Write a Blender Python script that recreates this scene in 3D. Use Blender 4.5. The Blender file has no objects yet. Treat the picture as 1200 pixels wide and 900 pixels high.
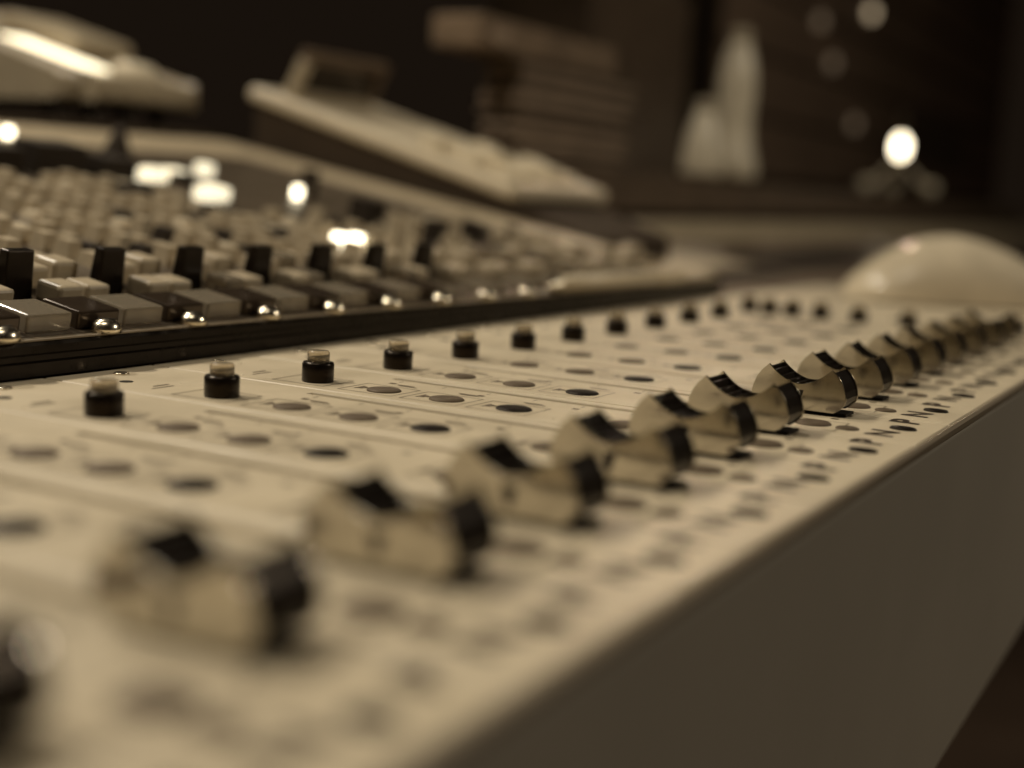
import bpy, math, random
from mathutils import Matrix, Vector
random.seed(7)
S = 0.034                      # one channel pitch in metres; all helper coordinates are in pitches
R = math.radians
scn = bpy.context.scene
col = scn.collection

# ------------------------------------------------------------------ camera
yaw, pitch, roll = 0.4990, -0.1430, 0.0550
CAM = Vector((-4.567, -4.100, 1.404))
fw = Vector((math.cos(pitch) * math.cos(yaw), math.cos(pitch) * math.sin(yaw), math.sin(pitch)))
r0 = Vector((math.sin(yaw), -math.cos(yaw), 0)); u0 = r0.cross(fw)
rt = math.cos(roll) * r0 + math.sin(roll) * u0
up = -math.sin(roll) * r0 + math.cos(roll) * u0
cd = bpy.data.cameras.new('camera'); cam = bpy.data.objects.new('camera', cd); col.objects.link(cam)
m = Matrix((rt, up, -fw)).transposed().to_4x4(); m.translation = CAM * S
cam.matrix_world = m
cd.sensor_fit = 'HORIZONTAL'; cd.sensor_width = 36.0; cd.lens = 47.58
cd.clip_start = 0.004; cd.clip_end = 60
cd.dof.use_dof = True; cd.dof.focus_distance = 9.25 * S; cd.dof.aperture_fstop = 6.3
scn.camera = cam

# ------------------------------------------------------------------ world, lamps, exposure
w = bpy.data.worlds.new('World'); scn.world = w; w.use_nodes = True
bg = w.node_tree.nodes['Background']
bg.inputs[0].default_value = (1.0, 0.66, 0.42, 1); bg.inputs[1].default_value = 0.0085
scn.view_settings.view_transform = 'Standard'; scn.view_settings.look = 'None'
scn.view_settings.exposure = 0; scn.view_settings.gamma = 1; scn.view_settings.use_curve_mapping = False
scn.cycles.use_denoising = True
scn.cycles.max_bounces = 8

def lamp(name, loc, target, size, power, color=(1, 0.90, 0.735), shape='DISK', spread=180):
    d = bpy.data.lights.new(name, 'AREA'); d.shape = shape; d.size = size; d.energy = power; d.color = color
    d.spread = R(spread)
    o = bpy.data.objects.new(name, d); col.objects.link(o); o.location = loc
    o.rotation_euler = (Vector(target) - Vector(loc)).to_track_quat('-Z', 'Y').to_euler()
    return o
lamp('ceiling_spot', (-0.30, 0.78, 0.95), (0.0, 0.05, 0), 0.06, 3.0, spread=110)
lamp('ceiling_spot', (0.42, 0.95, 1.00), (0.15, 0.05, 0), 0.06, 2.2, spread=110)
lamp('overhead_fill', (-0.28, 0.10, 1.15), (-0.02, 0.0, 0), 0.5, 2.9)  # added soft fill from above, not an actual ceiling fixture
lamp('far_lamp', (2.15, 0.74, 0.98), (0.1, 0.0, 0), 0.014, 0.2, color=(1, 0.80, 0.56), spread=60)
lamp('room_fill', (1.15, -1.25, 0.95), (0.35, 0.05, -0.02), 0.30, 8.0)  # added fill to brighten front faces and background, no visible fixture

# ------------------------------------------------------------------ materials
def mat(name, colr, rough=0.5, metal=0.0, var=0.0, scale=40, bump=0.0, bscale=900, coat=0.0, trans=0.0,
        emit=None, estr=0.0, rvar=0.0, ior=1.45):
    M = bpy.data.materials.new(name); M.use_nodes = True
    nt = M.node_tree; N = nt.nodes; L = nt.links; b = N['Principled BSDF']
    b.inputs['Base Color'].default_value = (*colr, 1); b.inputs['Roughness'].default_value = rough
    b.inputs['Metallic'].default_value = metal; b.inputs['IOR'].default_value = ior
    b.inputs['Coat Weight'].default_value = coat; b.inputs['Coat Roughness'].default_value = 0.12
    b.inputs['Transmission Weight'].default_value = trans
    if max(colr) < .2 and not metal: b.inputs['Specular Tint'].default_value = (1, .78, .58, 1)
    if emit:
        b.inputs['Emission Color'].default_value = (*emit, 1); b.inputs['Emission Strength'].default_value = estr
    tc = N.new('ShaderNodeTexCoord')
    if var or rvar:
        geo = N.new('ShaderNodeNewGeometry')
        nz = N.new('ShaderNodeTexNoise'); nz.inputs['Scale'].default_value = scale; nz.inputs['Detail'].default_value = 6
        nz.inputs['Roughness'].default_value = 0.62
        L.new(geo.outputs['Position'], nz.inputs['Vector'])
        if var:
            mx = N.new('ShaderNodeMix'); mx.data_type = 'RGBA'
            mx.inputs['A'].default_value = (*[c * (1 - var) for c in colr], 1)
            mx.inputs['B'].default_value = (*[min(1, c * (1 + var * .8)) for c in colr], 1)
            cr = N.new('ShaderNodeMapRange'); cr.inputs['From Min'].default_value = .3; cr.inputs['From Max'].default_value = .7
            L.new(nz.outputs['Fac'], cr.inputs['Value']); L.new(cr.outputs['Result'], mx.inputs['Factor'])
            L.new(mx.outputs['Result'], b.inputs['Base Color'])
        if rvar:
            nz2 = N.new('ShaderNodeTexNoise'); nz2.inputs['Scale'].default_value = scale * 2.3; nz2.inputs['Detail'].default_value = 5
            L.new(geo.outputs['Position'], nz2.inputs['Vector'])
            mr = N.new('ShaderNodeMapRange'); mr.inputs['From Min'].default_value = .25; mr.inputs['From Max'].default_value = .75
            mr.inputs['To Min'].default_value = max(.02, rough - rvar); mr.inputs['To Max'].default_value = rough + rvar
            L.new(nz2.outputs['Fac'], mr.inputs['Value']); L.new(mr.outputs['Result'], b.inputs['Roughness'])
    if bump:
        bn = N.new('ShaderNodeTexNoise'); bn.inputs['Scale'].default_value = bscale; bn.inputs['Detail'].default_value = 3
        L.new(tc.outputs['Object'], bn.inputs['Vector'])
        bp = N.new('ShaderNodeBump'); bp.inputs['Strength'].default_value = bump; bp.inputs['Distance'].default_value = 0.0004
        L.new(bn.outputs['Fac'], bp.inputs['Height']); L.new(bp.outputs['Normal'], b.inputs['Normal'])
    return M
M = {}
M['panel'] = mat('cream panel paint', (.57, .48, .335), .42, var=.10, scale=26, bump=.12, bscale=1500, rvar=.13)
M['black'] = mat('black plastic', (.0065, .0047, .0034), .28, var=.3, scale=300, bump=.05, ior=1.32)
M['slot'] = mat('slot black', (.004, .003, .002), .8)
M['matte'] = mat('black rubber', (.012, .009, .0065), .6, bump=.2)
M['grip'] = mat('matte black grip', (.009, .0064, .0045), .30, var=.2, scale=400, bump=.08, ior=1.3)
M['alu'] = mat('polished aluminium', (.60, .562, .485), .13, metal=1, var=.06, scale=160, rvar=.06)
M['chrome'] = mat('chrome', (.78, .69, .53), .24, metal=1, rvar=.05, scale=600)
M['lens'] = mat('clear amber lens', (.70, .61, .46), .2, trans=.8, ior=1.3)
M['disc'] = mat('grey flat key', (.095, .070, .045), .6, var=.15, scale=300, bump=.15)
M['disc_black'] = mat('black flat key', (.007, .005, .0035), .45, bump=.3, bscale=2500, ior=1.3)
M['dust'] = mat('pale dust', (.8, .74, .6), .6)
M['print'] = mat('dark print ink', (.035, .025, .017), .5)
M['printlight'] = mat('brown print ink', (.13, .098, .065), .5)
M['arm'] = mat('armrest vinyl', (.34, .30, .235), .45, var=.05, scale=14, bump=.06, bscale=2600)
M['trim'] = mat('edge trim', (.20, .155, .10), .45)
M['rail'] = mat('gloss black rail', (.0045, .0033, .0022), .24, rvar=.08, scale=90, ior=1.25)
M['clear'] = mat('clear acrylic key', (.47, .395, .285), .13, trans=.62, ior=1.42, rvar=.05, scale=200)
M['smoke'] = mat('smoked acrylic key', (.034, .024, .016), .16, var=.2, scale=200)
M['pale'] = mat('pale plastic', (.40, .33, .225), .34, var=.1, scale=120)
M['slab'] = mat('pale slab plastic', (.66, .56, .40), .36, var=.08, scale=60)
M['rackbrown'] = mat('rack panel paint', (.28, .19, .125), .6, var=.3, scale=5)
M['paleknob'] = mat('pale knob', (.43, .35, .235), .38, var=.15, scale=200)
M['deckdark'] = mat('dark deck paint', (.075, .057, .038), .4, var=.25, scale=50, rvar=.1)
M['deckpale'] = mat('pale deck paint', (.47, .38, .25), .4, var=.12, scale=40, rvar=.1)
M['darkbody'] = mat('dark cabinet paint', (.040, .028, .018), .8, var=.2, scale=30)
M['brown'] = mat('brown cabinet', (.11, .077, .05), .45, var=.25, scale=22, bump=.15)
M['lit'] = mat('lit key cream', (.8, .7, .5), .4, emit=(.88, .79, .56), estr=1.35)
M['litstrip'] = mat('lit display', (.8, .7, .5), .4, emit=(.9, .80, .56), estr=2.6)
M['litdot'] = mat('lit small key', (.8, .7, .5), .4, emit=(.9, .80, .56), estr=6)
M['dimlit'] = mat('dim indicator', (.6, .5, .35), .4, emit=(1, .78, .50), estr=.75)
M['faintlit'] = mat('faint indicator', (.3, .22, .15), .4, emit=(1, .74, .48), estr=.13)
M['bulb'] = mat('lit bulb', (.8, .7, .5), .4, emit=(1, .87, .62), estr=7)
M['screen'] = mat('dark glass', (.01, .007, .005), .1)
M['mouse'] = mat('ivory mouse plastic', (.66, .56, .40), .2, var=.14, scale=45, rvar=.08)
M['paper'] = mat('brown paper', (.29, .21, .14), .7, var=.25, scale=60)
M['boxbrown'] = mat('brown box card', (.19, .135, .088), .7, var=.4, scale=25)
M['paperdark'] = mat('dark folder', (.06, .043, .028), .6, var=.25, scale=60)
M['ceramic'] = mat('pale ceramic', (.78, .68, .50), .3, var=.12, scale=50)
M['floor'] = mat('brown floor', (.22, .145, .095), .6, var=.25, scale=6)
M['desk'] = mat('dark desk wood', (.030, .021, .014), .42, var=.35, scale=16, bump=.1, rvar=.1)

# ------------------------------------------------------------------ helpers (coordinates in channel pitches)
def mk(name, V, F, smooth=False, bevel=0):
    me = bpy.data.meshes.new(name); me.from_pydata([(x * S, y * S, z * S) for x, y, z in V], [], F)
    me.validate(); me.update()
    if smooth:
        for p in me.polygons: p.use_smooth = True
    return me
def ob(name, me, mt, parent=None, loc=(0, 0, 0), rot=(0, 0, 0), bevel=0, seg=2, smooth_angle=None, scale=None):
    if mt is not None and not me.materials: me.materials.append(M[mt])
    o = bpy.data.objects.new(name, me); col.objects.link(o)
    o.location = tuple(c * S for c in loc); o.rotation_euler = rot
    if scale: o.scale = scale
    if parent: o.parent = parent
    if bevel:
        b = o.modifiers.new('bevel', 'BEVEL'); b.width = bevel * S; b.segments = seg; b.limit_method = 'ANGLE'; b.angle_limit = R(35)
    return o
def thing(name, label, cat, loc=(0, 0, 0), rotz=0, group=None):
    o = bpy.data.objects.new(name, None); col.objects.link(o); o.location = tuple(c * S for c in loc)
    o.rotation_euler = (0, 0, rotz); o.empty_display_size = .01
    o['label'] = label; o['category'] = cat
    if group: o['group'] = group
    return o
def tag(o, label, cat, group=None):
    o['label'] = label; o['category'] = cat
    if group: o['group'] = group
    return o
class MB:
    def __init__(s): s.V = []; s.F = []
    def add(s, V, F):
        n = len(s.V); s.V += V; s.F += [tuple(i + n for i in f) for f in F]; return s
    def box(s, x0, x1, y0, y1, z0, z1):
        return s.add([(x0,y0,z0),(x1,y0,z0),(x1,y1,z0),(x0,y1,z0),(x0,y0,z1),(x1,y0,z1),(x1,y1,z1),(x0,y1,z1)],
                     [(3,2,1,0),(4,5,6,7),(0,1,5,4),(1,2,6,5),(2,3,7,6),(3,0,4,7)])
    def lathe(s, prof, n=24, cx=0, cy=0):
        base = len(s.V)
        for r, z in prof:
            for i in range(n):
                a = 2 * math.pi * i / n; s.V.append((cx + r * math.cos(a), cy + r * math.sin(a), z))
        for j in range(len(prof) - 1):
            for i in range(n):
                a = base + j * n + i; b = base + j * n + (i + 1) % n
                s.F.append((a, b, b + n, a + n))
        s.F.append(tuple(base + i for i in reversed(range(n))))
        s.F.append(tuple(base + (len(prof) - 1) * n + i for i in range(n)))
        return s
    def prism_x(s, prof, x0, x1):            # prof: (y, z) outline, counter-clockwise seen from +x
        n = len(prof); b = len(s.V)
        s.V += [(x0, y, z) for y, z in prof] + [(x1, y, z) for y, z in prof]
        for i in range(n):
            j = (i + 1) % n; s.F.append((b + i, b + j, b + n + j, b + n + i)[::-1])
        s.F.append(tuple(b + i for i in reversed(range(n)))); s.F.append(tuple(b + n + i for i in range(n)))
        return s
    def tube(s, p, q, r, n=10, r2=None):
        p = Vector(p); q = Vector(q); d = (q - p).normalized(); a = d.orthogonal().normalized(); c = d.cross(a)
        b = len(s.V); r2 = r if r2 is None else r2
        for o_, rr in ((p, r), (q, r2)):
            for i in range(n):
                t = 2 * math.pi * i / n; v = o_ + rr * (math.cos(t) * a + math.sin(t) * c); s.V.append(tuple(v))
        for i in range(n):
            j = (i + 1) % n; s.F.append((b + i, b + j, b + n + j, b + n + i))
        s.F.append(tuple(b + i for i in reversed(range(n)))); s.F.append(tuple(b + n + i for i in range(n)))
        return s
    def mesh(s, name, smooth=False): return mk(name, s.V, s.F, smooth)
def box_mesh(name, sx, sy, sz): return MB().box(-sx/2, sx/2, -sy/2, sy/2, 0, sz).mesh(name)
def smooth_lathe(name, prof, n=24):
    me = MB().lathe(prof, n).mesh(name)
    for p in me.polygons:
        if len(p.vertices) == 4: p.use_smooth = True
    return me

# ------------------------------------------------------------------ the setting: desk
dk = ob('desk', MB().box(-14, 110, -1.6, 34, -4.2, -3.2).mesh('desk'), 'desk', bevel=.05); dk['kind'] = 'structure'
fl = ob('floor', MB().box(-60, 160, -60, 90, -22.4, -22).mesh('floor'), 'floor'); fl['kind'] = 'structure'
for (x, y) in ((-13, -1), (109, -1), (-13, 33), (109, 33)):
    ob('desk_leg', MB().box(x - .6, x + .6, y - .4, y + .4, -22, -4.2).mesh('desk_leg'), 'desk', dk)

# ------------------------------------------------------------------ mixing console (pale fader deck)
con = thing('mixing_console', 'pale cream mixing console with rows of silver and black faders and a dark front face', 'mixing console', (0, 0, -3.2))
def cp(name, me, mt, loc=(0, 0, 0), parent=None, **k):      # console part, coordinates measured from the panel surface
    if parent is None:
        return ob(name, me, mt, con, (loc[0], loc[1], loc[2] + 3.2), **k)
    return ob(name, me, mt, parent, loc, **k)
XA, XB = -6.29, 19.5
b = MB(); b.prism_x([(2.84, -3.2), (2.84, -.115), (-2.41, -.115), (-2.412, -.062), (-2.432, -.066), (-2.436, -.09), (-2.38, -2.75), (-2.28, -3.0), (-2.1, -3.16), (-1.9, -3.2)], XA, XB)
cp('front_body', b.mesh('front_body'), 'arm', bevel=.03)
b = MB(); b.prism_x([(-2.404, -.10), (-2.404, -.004), (-2.425, .004), (-2.445, -.012), (-2.445, -.045), (-2.435, -.058), (-2.410, -.10)], XA, XB)
cp('edge_trim', b.mesh('edge_trim'), 'trim')

# a channel strip plate with its fader slot cut through
SL0, SL1, SY0, SY1 = .505, .560, -1.78, 1.28
def strip_mesh(x0, x1, slot=True):
    V = []; F = []
    y0, y1 = -2.40, 2.85; bv = .014
    def ring(ax0, ax1, ay0, ay1, z):
        n = len(V); V.extend([(ax0, ay0, z), (ax1, ay0, z), (ax1, ay1, z), (ax0, ay1, z)]); return n
    a = ring(x0, x1, y0, y1, -.11); c = ring(x0, x1, y0, y1, -bv); d = ring(x0 + bv, x1 - bv, y0 + bv, y1 - bv, 0)
    def wall(p, q, inv=False):
        for i in range(4):
            j = (i + 1) % 4; f = (p + i, p + j, q + j, q + i); F.append(f[::-1] if inv else f)
    wall(a, c); wall(c, d)
    if slot:
        e = ring(SL0 - .008, SL1 + .003, SY0 - .008, SY1 + .008, 0); f_ = ring(SL0, SL1, SY0, SY1, -.014); g = ring(SL0, SL1, SY0, SY1, -.10)
        wall(d, e); wall(e, f_); wall(f_, g)
    else: F.append((d, d + 1, d + 2, d + 3))
    return mk('channel_strip', V, F)
sm = strip_mesh(-.284, .704)
slot_me = MB().box(SL0 - .03, SL1 + .03, SY0 - .03, SY1 + .03, -.13, -.095).mesh('fader_slot')
lip = MB()
lip.add([(SL1 + .004, SY0, .0005), (SL1 + .016, SY0, .0005), (SL1 + .016, SY1, .0005), (SL1 + .004, SY1, .0005),
         (SL1 + .007, SY0 + .01, .005), (SL1 + .012, SY0 + .01, .005), (SL1 + .012, SY1 - .01, .005), (SL1 + .007, SY1 - .01, .005)],
        [(0, 1, 5, 4), (1, 2, 6, 5), (2, 3, 7, 6), (3, 0, 4, 7), (4, 5, 6, 7)])
lip_me = lip.mesh('slot_lip')
disc_me = smooth_lathe('flat_key', [(.118, 0), (.118, .006), (.108, .014), (.06, .018), (.02, .019)], 28)
disc_black_me = disc_me.copy()
small_me = smooth_lathe('flat_key_small', [(.075, 0), (.075, .006), (.066, .011), (.03, .012)], 24)
hole_me = smooth_lathe('panel_hole', [(.045, 0), (.045, .003), (.03, .004)], 20)
ring_me = smooth_lathe('panel_screw', [(.075, 0), (.075, .012), (.06, .02), (.045, .012), (.02, .012)], 24)

def rect_lines(b, x0, x1, y0, y1, t=.008, z=.0022):
    for (a0, a1, c0, c1) in ((x0, x1, y0, y0 + t), (x0, x1, y1 - t, y1), (x0, x0 + t, y0 + t, y1 - t), (x1 - t, x1, y0 + t, y1 - t)):
        b.add([(a0, c0, z), (a1, c0, z), (a1, c1, z), (a0, c1, z)], [(0, 1, 2, 3)])
def patch(b, x0, x1, y0, y1, z=.0022): b.add([(x0, y0, z), (x1, y0, z), (x1, y1, z), (x0, y1, z)], [(0, 1, 2, 3)])
fr = MB()
for yc in (1.57, 1.01, .51, 0.0):
    rect_lines(fr, -.17, .20, yc - .17, yc + .27)
rect_lines(fr, -.17, .20, -1.86, -1.44)
rect_lines(fr, -.17, .20, -.98, -.58)
frame_me = fr.mesh('printed_frame')
gl = MB()
for yc in (1.01, .51, 0.0, -.79):          # little figure left of each key: head and shoulders of dark ink
    patch(gl, -.03, .05, yc + .165, yc + .20); patch(gl, -.055, .075, yc + .20, yc + .215); patch(gl, .0, .03, yc + .13, yc + .165)
    patch(gl, .26, .275, yc - .09, yc + .06); patch(gl, .295, .31, yc - .05, yc + .09)
for q in range(9):                          # scale ticks beside the slot
    yy = 1.15 - q * .36
    patch(gl, .40, .46, yy, yy + .008); patch(gl, .30, .345, yy - .02, yy + .03) if q % 2 == 0 else None
patch(gl, -.10, .10, 2.06, 2.075); patch(gl, -.02, .12, 2.12, 2.14)
glyph_me = gl.mesh('printed_mark')

def glyph(ch, width, height, bold=.012):
    c = bpy.data.curves.new('g', 'FONT'); c.body = ch; c.size = 1; c.offset = bold; c.resolution_u = 3
    t = bpy.data.objects.new('g', c); col.objects.link(t)
    bpy.context.view_layer.update()
    me = bpy.data.meshes.new_from_object(t.evaluated_get(bpy.context.evaluated_depsgraph_get()))
    bpy.data.objects.remove(t)
    xs = [v.co.x for v in me.vertices]; ys = [v.co.y for v in me.vertices]
    for v in me.vertices:
        v.co.x = ((v.co.x - min(xs)) / (max(xs) - min(xs)) - .5) * width * S
        v.co.y = ((v.co.y - min(ys)) / (max(ys) - min(ys)) - .5) * height * S
        v.co.z = .0024 * S
    me.materials.clear(); return me
N_me = glyph('N', .24, .18, .03); P_me = glyph('P', .17, .20, .04)
N_me.name = P_me.name = 'printed_letter'

# fader cap profile (y, z): bulging ends, hollow saddle on top
def end_curve(sgn):
    return [(sgn * y, z) for y, z in ((.240, .034), (.275, .056), (.303, .088), (.309, .118), (.299, .160), (.281, .208), (.252, .250), (.220, .281))]
def saddle(y, top=.280, low=.172): return low + (top - low) * min(1, (abs(y) / .212)) ** 1.9
left = end_curve(-1)      # bottom to top at -y
right = end_curve(1)[::-1]
NB = 22
side_top = [(-.212 + .424 * i / NB, saddle(-.212 + .424 * i / NB) + .010) for i in range(NB + 1)]
side_prof = left + side_top + right
rib_top = []
ribs = 9
for i in range(ribs):
    ya = -.21 + .42 * i / ribs; yb = -.21 + .42 * (i + 1) / ribs
    zz = saddle((ya + yb) / 2)
    g = (yb - ya) * .22
    rib_top += [(ya + g * .3, zz - .018), (ya + g, zz + .003), (yb - g, zz + .003), (yb - g * .3, zz - .018)]
grip_prof = [(y * .992, z) for y, z in left] + rib_top + [(y * .992, z) for y, z in right]
CW = .16
side_prof = [(y * 1.035, z * 1.05) for y, z in side_prof]; grip_prof = [(y * 1.035, z * 1.05) for y, z in grip_prof]
grip_me = MB().prism_x(grip_prof, -CW + .020, CW - .020).mesh('ribbed_grip')
plate_me = MB().prism_x(side_prof, -.010, .010).mesh('side_plate', True)
mark_me = MB().prism_x([(-.036, .160), (-.013, .072), (.013, .072), (.036, .160)][::-1], -.002, .002).mesh('index_mark')
stem_shade_me = MB().box(-.10, .10, -.322, .322, .003, .022).box(-.025, .025, -.12, .12, -.08, .1).mesh('stem_shade_plate')  # stem plus flat black plate standing in for shade under the cap

# push buttons
bt_me = smooth_lathe('push_button', [(.106, .0), (.112, .006), (.112, .125), (.105, .139), (.085, .142)], 16)
lens_me = smooth_lathe('lens', [(.078, .140), (.078, .205), (.070, .218), (.04, .222)], 20)
def push_button(x, y, s=1.0):
    p = cp('push_button', bt_me, 'black', (x, y, 0), rot=(random.uniform(-.02, .02), random.uniform(-.02, .02), random.uniform(0, .39)))
    l = cp('lens', lens_me, 'lens', (0, 0, random.uniform(-.014, .004)), p)
    return p

for k in range(-6, 12):
    st = cp('channel_strip', sm, 'panel', (k, 0, 0))
    cp('fader_slot', slot_me, 'slot', (0, 0, 0), st)
    cp('slot_lip', lip_me, 'panel', (0, 0, 0), st)
    for yc in (1.01, .51): cp('flat_key', disc_me, 'disc', (0, yc, 0), st)
    cp('flat_key', disc_black_me, 'disc_black', (0, 0, 0), st)
    cp('flat_key', disc_me, 'disc', (0, -.79, 0), st)
    cp('flat_key', disc_me, 'disc', (.02, -1.665, 0), st)
    cp('small_flat_key', small_me, 'disc', (-.01, -1.90, 0), st)
    cp('dark_flat_key', disc_black_me, 'disc_black', (.265, -2.19, 0), st, scale=(.55, .74, 1))
    cp('panel_hole', hole_me, 'slot', (-.0, 2.39, 0), st)
    cp('panel_screw', ring_me, 'chrome', (.225, 2.66, 0), st, scale=(.7, .7, .7))
    cp('printed_frame', frame_me, 'printlight', (0, 0, 0), st)
    cp('printed_mark', glyph_me, 'printlight', (0, 0, 0), st)['kind'] = 'stuff'
    cp('printed_letter', N_me, 'print', (.0, -2.12, 0), st)
    cp('printed_letter', P_me, 'print', (.61, -2.13, 0), st)
    push_button(k, 1.57)
    fy = -1.45 + random.uniform(-.02, .02)
    fy = {-3: -1.31, -2: -1.38, -1: -1.43, 0: -1.42, 1: -1.425, 2: -1.41, 3: -1.365, 4: -1.445}.get(k, fy)
    fc = cp('fader_cap', grip_me, 'grip', (k + .535, fy, 0))
    for sgn in (-1, 1):
        cp('side_plate', plate_me, 'alu', (sgn * (CW - .010), 0, 0), fc, bevel=.009, seg=4).modifiers['bevel'].harden_normals = True
        cp('index_mark', mark_me, 'slot', (sgn * (CW + .0015), 0, 0), fc)
    cp('stem_shade_plate', stem_shade_me, 'slot', (0, 0, 0), fc)

# dust specks lying on the panel
b = MB()
for q in range(420):
    x = random.uniform(-3, 11); y = random.uniform(-2.35, 2.8); e = random.uniform(.003, .0085)
    if SL0 - .02 < (x - math.floor(x)) < SL1 + .02: continue
    a = random.uniform(0, 3); c_, s_ = math.cos(a) * e, math.sin(a) * e
    b.add([(x - c_, y - s_, .001), (x + s_, y - c_, .001), (x + c_ * 1.6, y + s_ * 1.6, .001), (x, y, .001 + e)], [(0, 1, 3), (1, 2, 3), (2, 0, 3)])
cp('dust', b.mesh('dust'), 'dust')['kind'] = 'stuff'

# master section beyond the channels
mp = cp('master_panel', MB().box(11.712, XB, -2.40, 2.85, -.11, 0).mesh('master_panel'), 'panel', bevel=.01)
for y in (1.62, 1.35, 1.05, .68, .2, -.41): push_button(12.2, y)
push_button(12.75, -1.58)
for y in (1.4, .9, .4, -.1, -.6): cp('flat_key', disc_me, 'disc', (13.1, y, 0), mp)
for y in (-1.2, -1.7, -2.1): cp('flat_key', disc_me, 'disc', (12.2, y, 0), mp)

# ------------------------------------------------------------------ rear key unit (tilted deck behind a black rail)
TA = R(10); Y0, Z0 = 2.97, .25
ru = thing('key_unit', 'raised sloping unit of clear keys, pale knobs and lit buttons behind a black rail', 'control unit', (0, 0, -3.2))
def rp(name, me, mt, loc, parent=None, **k):
    if parent is None: return ob(name, me, mt, ru, (loc[0], loc[1], loc[2] + 3.2), **k)
    return ob(name, me, mt, parent, loc, **k)
def dp(x, s, h=0):            # a point on the sloping deck: s up the slope, h off it
    return (x, Y0 + s * math.cos(TA) - h * math.sin(TA), Z0 + s * math.sin(TA) + h * math.cos(TA))
RX = (TA, 0, 0)
D0, D1 = -3.0, 14.55
b = MB().prism_x([(2.975, -3.2), (2.975, .235), (12.45, .235 + 9.475 * math.tan(TA)), (12.45, -3.2)][::-1], D0, D1)
rp('cabinet', b.mesh('cabinet'), 'darkbody', (0, 0, 0))
b = MB().prism_x([(2.862, .012), (2.862, .10), (2.874, .115), (2.874, .15), (2.862, .165), (2.862, .215), (2.875, .238), (2.972, .240), (2.972, .012)][::-1], D0, D1)
rp('black_rail', b.mesh('black_rail'), 'rail', (0, 0, 0))
rp('rail_strip', MB().box(D0, D1, 2.875, 2.965, .2415, .256).mesh('rail_strip'), 'trim', (0, 0, 0), bevel=.004)
def deck_plate(name, mt, x0, x1, s0, s1, h0, h1, bevel=.01):
    rp(name, MB().box(x0, x1, s0, s1, h0, h1).mesh(name), mt, dp(0, 0, 0), rot=RX, bevel=bevel)
deck_plate('deck_plate', 'deckdark', D0, 13.3, .0, 8.0, -.01, .012)
deck_plate('side_margin', 'deckpale', 13.306, D1, .0, 9.6, -.01, .06, .02)
deck_plate('back_margin', 'deckpale', D0, 13.3, 8.006, 9.6, -.01, .05, .02)

key_me = MB().box(-.195, .195, -.19, .19, 0, .135).mesh('clear_key')
key2_me = key_me.copy(); key2_me.name = 'smoked_key'
scr = MB().lathe([(.106, 0), (.106, .03), (.096, .065), (.062, .09), (.018, .098)], 20)
scr_me = scr.mesh('screw', True)
notch_me = box_mesh('screw_slot', .14, .016, .006)
pad_me = MB(); pad_me.add([(-.13, -.07, 0), (.13, -.07, 0), (.13, .07, 0), (-.13, .07, 0), (-.122, -.045, .37), (.122, -.045, .37), (.122, .045, .37), (-.122, .045, .37)],
                          [(3,2,1,0),(4,5,6,7),(0,1,5,4),(1,2,6,5),(2,3,7,6),(3,0,4,7)])
pad_me = pad_me.mesh('black_paddle')
pk_me = MB().box(-.12, .12, -.13, .13, 0, .16).mesh('pale_key')
knob_me = smooth_lathe('rotary_knob', [(.10, 0), (.10, .025), (.078, .04), (.070, .115), (.060, .128), (.03, .132)], 14)
def cap_mesh(h, w=.085, d=.10):
    return MB().add([(-w, -d, 0), (w, -d, 0), (w, d, 0), (-w, d, 0), (-w * .8, -d * .75, h), (w * .8, -d * .75, h), (w * .8, d * .75, h), (-w * .8, d * .75, h)],
                    [(3,2,1,0),(4,5,6,7),(0,1,5,4),(1,2,6,5),(2,3,7,6),(3,0,4,7)]).mesh('push_cap')
cap_me = cap_mesh(.15); cap_low_me = cap_mesh(.09); cap_dark_me = cap_mesh(.13)
pk_clear_me = pk_me.copy(); pk_smoke_me = pk_me.copy()
P2 = .886
for j in range(-5, 13):
    x = 2.34 + P2 * j
    if x > 13.2: continue
    if 1.0 < x < 8.6:
        o = rp('screw', scr_me, 'chrome', (x, 2.925, .255))
        rp('screw_slot', notch_me, 'slot', (0, 0, .094), o, rot=(0, 0, random.uniform(0, 3)))
    if x < 7.5:
        o = rp('clear_key', key_me, 'clear', dp(x - P2 / 2 + .02, .25, .008), rot=RX, bevel=.018)
        o = rp('smoked_key', key2_me, 'smoke', dp(x + .02, .25, .008), rot=RX, bevel=.018)
    else:
        rp('clear_key', key_me, 'clear', dp(x - P2 / 2 + .02, .30, -.06), rot=RX, bevel=.018)
    xp = 2.32 + P2 * 1.03 * j
    if -1.5 < x < 8:
        rp('black_paddle', pad_me, 'black', dp(xp, .90, .008), rot=(TA, 0, 0), bevel=.012)
    for (dx, s, h) in ((.28, .72, 0), (.62, .80, -.05), (.30, 1.12, .03), (.60, 1.14, .05)):
        v = random.choice((0, 0, 0, 1))
        rp(('pale_key', 'clear_key', 'smoked_key')[v], (pk_me, pk_clear_me, pk_smoke_me)[v], ('paleknob', 'clear', 'smoke')[v], dp(xp + dx, s, .008 + h if h > 0 else .008), rot=RX, bevel=.03, scale=(1, 1, 1 + h * 3))
    if x > 1:
        two = x < 8.5
        for q in range(14 if two else 8):
            for c in ((-.26, -.02) if two else (-.18,)):
                u = random.random()
                if u < .04: continue
                kind = 0 if u < .74 else (1 if u < .9 else 2)
                rp('push_cap', (cap_me, cap_low_me, cap_dark_me)[kind], ('paleknob', 'slab', 'matte')[kind], dp(x + c + random.uniform(-.012, .012), 1.42 + q * .29 + random.uniform(-.015, .015), .008), rot=RX, scale=(1, 1, random.uniform(.8, 1.25)))
blk_me = box_mesh('black_block', .34, .34, .34)
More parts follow.
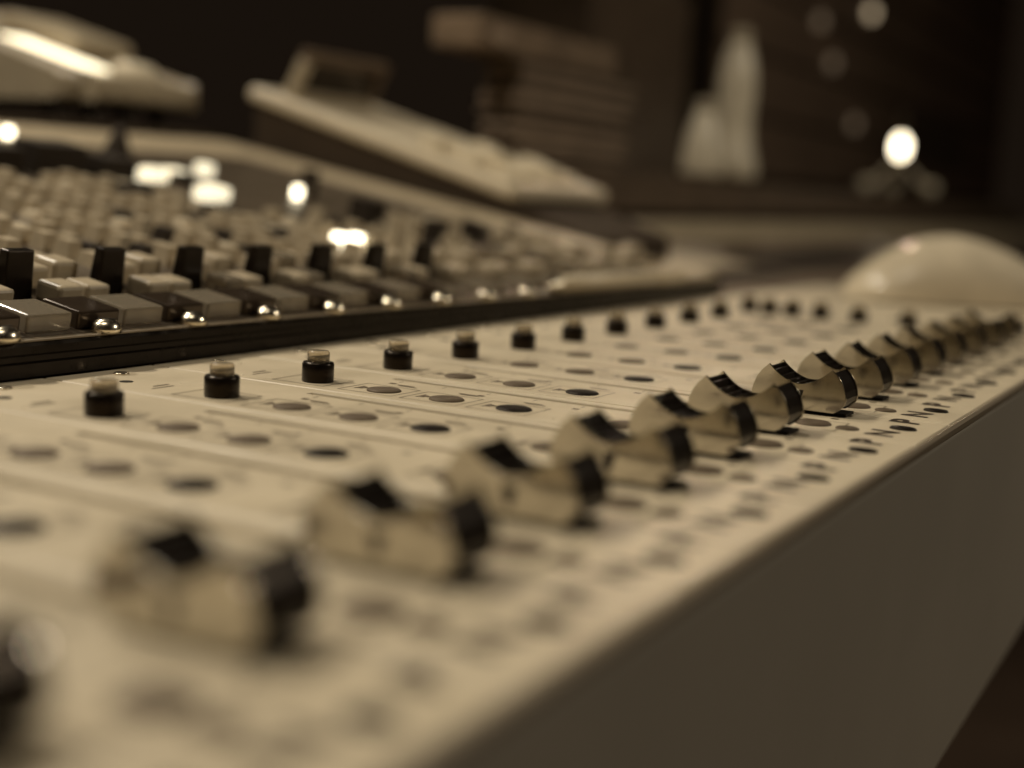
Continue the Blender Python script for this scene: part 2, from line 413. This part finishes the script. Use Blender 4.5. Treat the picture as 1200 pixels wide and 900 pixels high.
for (x, s, sc) in ((10.1, 3.3, (1, 1, 1)), (10.15, 2.25, (.7, .7, .9)), (11.05, 2.25, (.6, .6, .9)), (10.9, 4.9, (.55, .5, 1.2)), (6.2, 5.95, (2.2, 1.5, .9)), (7.15, 5.95, (2.2, 1.3, 1.1)), (8.0, 5.8, (1.6, 1.2, .8)), (9.6, 1.9, (1, .6, .3)), (8.3, 1.2, (.7, .5, .6)), (10.4, 1.1, (1.2, .7, .4)), (7.4, 4.6, (1, .5, .4)), (9.1, 5.6, (.9, .5, .4))):
    rp('black_block', blk_me, 'matte', dp(x, s, .008), rot=RX, scale=sc)
cone_me = smooth_lathe('black_cone_knob', [(.22, 0), (.20, .1), (.09, .42), (.03, .5)], 16)
rp('black_cone_knob', cone_me, 'matte', dp(9.3, 7.0, .008), rot=RX)
# lit keys
for (x, s, sx, sy) in ((8.30, 5.72, .28, .22), (8.72, 5.75, .28, .22), (9.14, 5.78, .28, .22), (10.34, 6.33, .22, .2), (8.42, 4.56, .22, .24), (8.75, 4.7, .26, .3), (10.67, 4.9, .1, .1), (8.0, 2.15, .16, .16), (8.28, 2.12, .16, .16), (8.55, 8.3, .12, .12)):
    o = rp('lit_key', box_mesh('lit_key', sx, sy, .16), 'litdot' if sx < .2 else 'lit', dp(x, s, .012), rot=RX, bevel=.02)

# ------------------------------------------------------------------ pale pens lying on the unit
def pen(loc, length, rz, r, label):
    t = thing('pen', label, 'pen', loc, rz)
    b = MB().tube((-length / 2, 0, r), (length / 2 * .55, 0, r), r, 14); me = b.mesh('barrel', True); ob('barrel', me, 'slab', t)
    ob('cap', MB().tube((length / 2 * .56, 0, r), (length / 2, 0, r), r * 1.12, 14).mesh('cap'), 'slab', t)
    ob('tip', MB().tube((-length / 2, 0, r), (-length / 2 - .25, 0, r), r, 14, r * .25).mesh('tip'), 'chrome', t)
pen((11.1, 2.93, .257), 3.6, R(-.6), .095, 'pale pen lying along the black rail')

# ------------------------------------------------------------------ tilted control panel with dark side (beyond the key unit)
TB = R(15.6)
cu = thing('tilted_control_panel', 'thin pale tilted control panel on a dark wedge body with an upright empty frame', 'control panel', (14.75, 6.8, -3.2))
b = MB().prism_x([(-1.6, 0), (-1.6, 3.9), (0, 4.45), (5.15, 4.45 + 5.15 * math.tan(TB)), (5.15, 0)][::-1], 0, 3.3)
ob('wedge_body', b.mesh('wedge_body'), 'darkbody', cu)
def cpnl(name, mt, x0, x1, s0, s1, h0, h1, bevel=.04):
    return ob(name, MB().box(x0, x1, s0, s1, h0, h1).mesh(name), mt, cu, (0, 0, 4.46), rot=(TB, 0, 0), bevel=bevel, seg=3)
cpnl('top_slab', 'slab', -.12, 3.5, -.25, 5.5, .0, .26, .1)
for i, (x, s) in enumerate(((.5, .3), (1.2, .35), (1.9, .3), (2.6, .35), (.5, 1.0), (1.2, 1.0), (1.9, 1.05), (2.6, 1.0), (.5, 1.8), (1.3, 1.8), (2.2, 1.8))):
    cpnl('keypad_key', 'ceramic', x - .2, x + .2, s - .2, s + .2, .26, .40 + .05 * (i % 3))
# upright frame at the back of the slab
fr_t = ob('display_frame', MB().box(-.1, 2.4, -.1, .1, 0, .16).mesh('display_frame'), 'pale', cu, (.2, 4.55, 4.46 + 1.55), rot=(R(28), 0, 0), bevel=.03)
for (nm, mt, bx_) in (('frame_post', 'pale', (-.1, .12, -.1, .1, .16, .72)), ('frame_post', 'brown', (2.18, 2.4, -.1, .1, .16, .72)), ('frame_bar', 'brown', (-.1, 2.4, -.1, .1, .72, .9)), ('dark_screen', 'screen', (.12, 2.18, -.03, .03, .16, .72))):
    ob(nm, MB().box(*bx_).mesh(nm), mt, fr_t, bevel=.02)

# ------------------------------------------------------------------ low shelf behind the key unit and the second pale device on it
sh = thing('rear_shelf', 'dark low shelf standing behind the sloping key unit', 'shelf', (5, 16, -3.2))
ob('shelf_board', MB().box(-9, 9.6, -3.4, 6, 5.1, 5.3).mesh('shelf_board'), 'darkbody', sh, bevel=.03)
for x in (-8.6, 9.2):
    ob('shelf_side', MB().box(x, x + .3, -3.2, 5.8, 0, 5.1).mesh('shelf_side'), 'darkbody', sh)
cv = thing('display_console', 'pale sloping desk console with a brightly lit display strip standing on the dark shelf', 'display console', (11.9, 13.0, 2.1))
b = MB().prism_x([(0, .42), (0, .78), (.3, .84), (6, .84 + 5.7 * math.tan(R(15))), (6, .42)][::-1], -.0, 2.4)
ob('body', b.mesh('body'), 'pale', cv, bevel=.06)
ob('left_housing', MB().prism_x([(.3, .40), (.3, .75), (6.1, .75 + 5.8 * math.tan(R(15)) + .2), (6.1, .40)][::-1], -.55, -.004).mesh('left_housing'), 'pale', cv, bevel=.05)
ob('lit_display', MB().box(.0, .55, .0, 2.1, 0, .05).mesh('lit_display'), 'litstrip', cv, (.05, .25, .87), rot=(R(15), 0, 0))
ob('raised_hood', MB().box(.9, 2.3, 1.2, 3.2, 0, .35).mesh('raised_hood'), 'pale', cv, (0, .25, .85), rot=(R(15), 0, 0), bevel=.1)
ob('round_dial', smooth_lathe('round_dial', [(.42, 0), (.42, .1), (.3, .2), (.1, .22)], 24), 'ceramic', cv, (1.7, .75, .93), rot=(R(15), 0, 0))
for x in (-.3, .5, 1.3, 2.1):
    for y in (.6, 5.4):
        ob('foot', MB().lathe([(.16, 0), (.13, .2), (.13, .44)], 12).mesh('foot'), 'black', cv, (x, y, 0))

# ------------------------------------------------------------------ long back section: pale plinth and brown meter bridge
br = thing('meter_bridge', 'long brown meter bridge on a pale plinth running behind the master section', 'meter bridge', (18.4, 8.2, -3.2))
ob('plinth', MB().prism_x([(0, 0), (0, 3.55), (.25, 4.05), (4, 4.05), (4, 0)][::-1], 0, 66).mesh('plinth'), 'deckpale', br, bevel=.04)
ob('bridge_front', MB().prism_x([(.9, 4.25), (1.25, 5.15), (4.4, 5.25), (4.4, 4.25)][::-1], -.2, 66).mesh('bridge_front'), 'brown', br, bevel=.03)
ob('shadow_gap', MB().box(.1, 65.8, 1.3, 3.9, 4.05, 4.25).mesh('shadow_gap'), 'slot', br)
for i in range(9):
    ob('meter_window', MB().box(1.2 + i * 3.2, 3.6 + i * 3.2, -.02, .05, .1, .7).mesh('meter_window'), 'darkbody', br, (0, .98, 4.35), rot=(-R(21), 0, 0))
lf = thing('low_side_desk', 'low pale desk section with dark recessed slots beyond the key unit', 'side desk', (14.7, 3.0, -3.2))
ob('desk_body', MB().prism_x([(0, 0), (0, 3.05), (5.0, 3.55), (5.0, 0)][::-1], .0, 30).mesh('desk_body'), 'brown', lf, bevel=.04)
def lfp(name, mt, x0, x1, s0, s1, h0, h1): ob(name, MB().box(x0, x1, s0, s1, h0, h1).mesh(name), mt, lf, (0, 0, 3.05), rot=(R(5.71), 0, 0), bevel=.02)
lfp('pale_plate', 'deckpale', .8, 8.0, 2.2, 4.8, .0, .04); lfp('dark_recess', 'slot', 1.2, 7.5, 1.2, 1.9, .0, .03)
lfp('pale_bar', 'slab', .4, 3.2, 1.55, 1.95, .03, .16); lfp('dark_recess', 'slot', 9.0, 18, 1.6, 3.2, .0, .05); lfp('dark_knob', 'matte', 3.5, 3.9, 3.0, 3.3, .04, .5)

# ------------------------------------------------------------------ mouse on the master panel
def mouse():
    t = thing('computer_mouse', 'rounded ivory computer mouse resting on the cream panel', 'mouse', (17.3, .0, 0), R(-62))
    L, W, H = 3.7, 1.9, 1.04
    V = []; F = []; nu, nv = 40, 20
    for i in range(nu + 1):
        u = -1 + 2 * i / nu
        wv = W / 2 * (1 - abs(u) ** 3.2) ** .5 * (1 - .06 * u)
        hv = H * (1 - abs(u + .10 * (1 - u * u)) ** 1.8) ** .8
        for j in range(nv + 1):
            a = math.pi * j / nv
            V.append((u * L / 2, wv * math.cos(a) * (1 if True else 0), max(0.0, hv) * math.sin(a) ** .75 + .03))
    for i in range(nu):
        for j in range(nv):
            a = i * (nv + 1) + j; F.append((a, a + 1, a + nv + 2, a + nv + 1))
    me = mk('shell', V, F, True); o = ob('shell', me, 'mouse', t)
    o.data.flip_normals()
    ob('base', MB().box(-1.45, 1.45, -.72, .72, .0, .05).mesh('base'), 'matte', t, bevel=.02)
    ob('scroll_wheel', MB().tube((1.0, -.09, .70), (1.0, .09, .70), .26, 18).mesh('scroll_wheel'), 'matte', t)
mouse()

# ------------------------------------------------------------------ things on the bridge and far behind
pt = thing('paper_stack', 'stack of brown folders and papers with a wide box on top', 'paper stack', (20.0, 9.55, 2.05))
z = .002
for i in range(20):
    h = random.uniform(.05, .15); dx = random.uniform(-.3, .3); dy = random.uniform(-.05, .05)
    ob('folder', MB().box(dx, 5.6 + dx, dy, .75 + dy, z, z + h - .012).mesh('folder'), ('paper', 'paperdark', 'paper')[i % 3], pt, bevel=.015); z += h
ob('top_box', MB().box(-1.6, 4.6, -.05, 1.1, z, z + .62).mesh('top_box'), 'boxbrown', pt, bevel=.05)
ob('box_label', MB().box(-1.3, -.5, -.09, -.051, z + .1, z + .45).mesh('box_label'), 'paper', pt)

bo = thing('bottle', 'tall pale bottle standing on the brown meter bridge', 'bottle', (34.0, 9.95, 2.06)); bo.scale = (1.12, 1.12, 1.06)
ob('glass', smooth_lathe('glass', [(.62, 0), (.68, .12), (.64, .5), (.50, 1.0), (.46, 1.6), (.50, 2.4), (.46, 3.0), (.34, 3.5), (.27, 3.7)]), 'ceramic', bo)
ob('cap', smooth_lathe('cap', [(.27, 3.70), (.285, 3.74), (.27, 4.05), (.1, 4.1)]), 'pale', bo)
bo = thing('bottle', 'short pale bottle beside the tall one on the meter bridge', 'bottle', (31.6, 9.95, 2.06)); bo.scale = (1.1, 1.1, .9)
ob('glass', smooth_lathe('glass', [(.48, 0), (.52, .1), (.51, .6), (.44, 1.2), (.32, 1.7), (.24, 2.0)]), 'ceramic', bo)
ob('cap', smooth_lathe('cap', [(.25, 2.0), (.26, 2.03), (.25, 2.3), (.1, 2.34)]), 'pale', bo)

lp = thing('tripod_lamp', 'small bright bulb on a shiny three-legged chrome stand', 'lamp', (53.6, 9.7, 2.06))
ob('bulb', smooth_lathe('bulb', [(.1, 1.55), (.2, 1.62), (.27, 1.9), (.27, 2.1), (.2, 2.28), (.05, 2.42)]), 'bulb', lp)
ob('socket', smooth_lathe('socket', [(.24, 1.2), (.24, 1.54), (.14, 1.56)]), 'chrome', lp)
ob('stem', MB().tube((0, 0, 2.4), (0, 0, 3.4), .12, 10).mesh('stem'), 'chrome', lp)
for a in (R(-65), R(115), R(25)):
    lg = ob('leg', MB().tube((.1 * math.cos(a), .1 * math.sin(a), 1.35), (1.35 * math.cos(a), 1.35 * math.sin(a), .1), .12, 10).mesh('leg'), 'ceramic', lp)
    ob('foot', MB().lathe([(.1, 0), (.3, .1), (.36, .3), (.3, .5), (.1, .6)], 12).mesh('foot', True), 'ceramic', lg, (1.35 * math.cos(a), 1.35 * math.sin(a), 0))

ca = thing('tall_cabinet', 'tall dark brown cabinet standing behind the paper stack', 'cabinet', (36.4, 16.0, -3.2))
ob('carcass', MB().box(0, 8.6, 0, 4, 0, 22).mesh('carcass'), 'brown', ca, bevel=.06)
ob('door_panel', MB().box(.4, 8.2, -.08, -.004, 5, 21.6).mesh('door_panel'), 'brown', ca, bevel=.04)
ob('handle', MB().tube((7.6, -.3, 12), (7.6, -.3, 14.5), .12).tube((7.6, -.3, 12), (7.6, .0, 12), .08).tube((7.6, -.3, 14.5), (7.6, 0, 14.5), .08).mesh('handle'), 'matte', ca)

rk = thing('equipment_rack', 'dark equipment rack with a few faint round indicator lamps', 'equipment rack', (58, 20, -3.2))
ob('carcass', MB().box(0, 80, 0, 5, 0, 26).mesh('carcass'), 'darkbody', rk, bevel=.06)
for i in range(6):
    ob('rack_panel', MB().box(.6, 79.4, -.12, -.004, 6 + i * 3.2, 6 + i * 3.2 + 2.9).mesh('rack_panel'), 'rackbrown', rk, bevel=.04)

for (x, z, mt) in ((84.75, 13.88, 'dimlit'), (73.86, 11.92, 'faintlit'), (77.0, 9.9, 'faintlit'), (83.0, 6.7, 'faintlit')):
    ob('indicator_lamp', MB().lathe([(.40, 0), (.40, .2), (.3, .35), (.1, .4)], 16).mesh('indicator_lamp', True), mt, rk, (x - 58, -.13, z + 3.2), rot=(R(90), 0, 0))
ob('brown_module', MB().box(37, 62, -.3, -.125, 8.2, 11.8).mesh('brown_module'), 'brown', rk, bevel=.05)
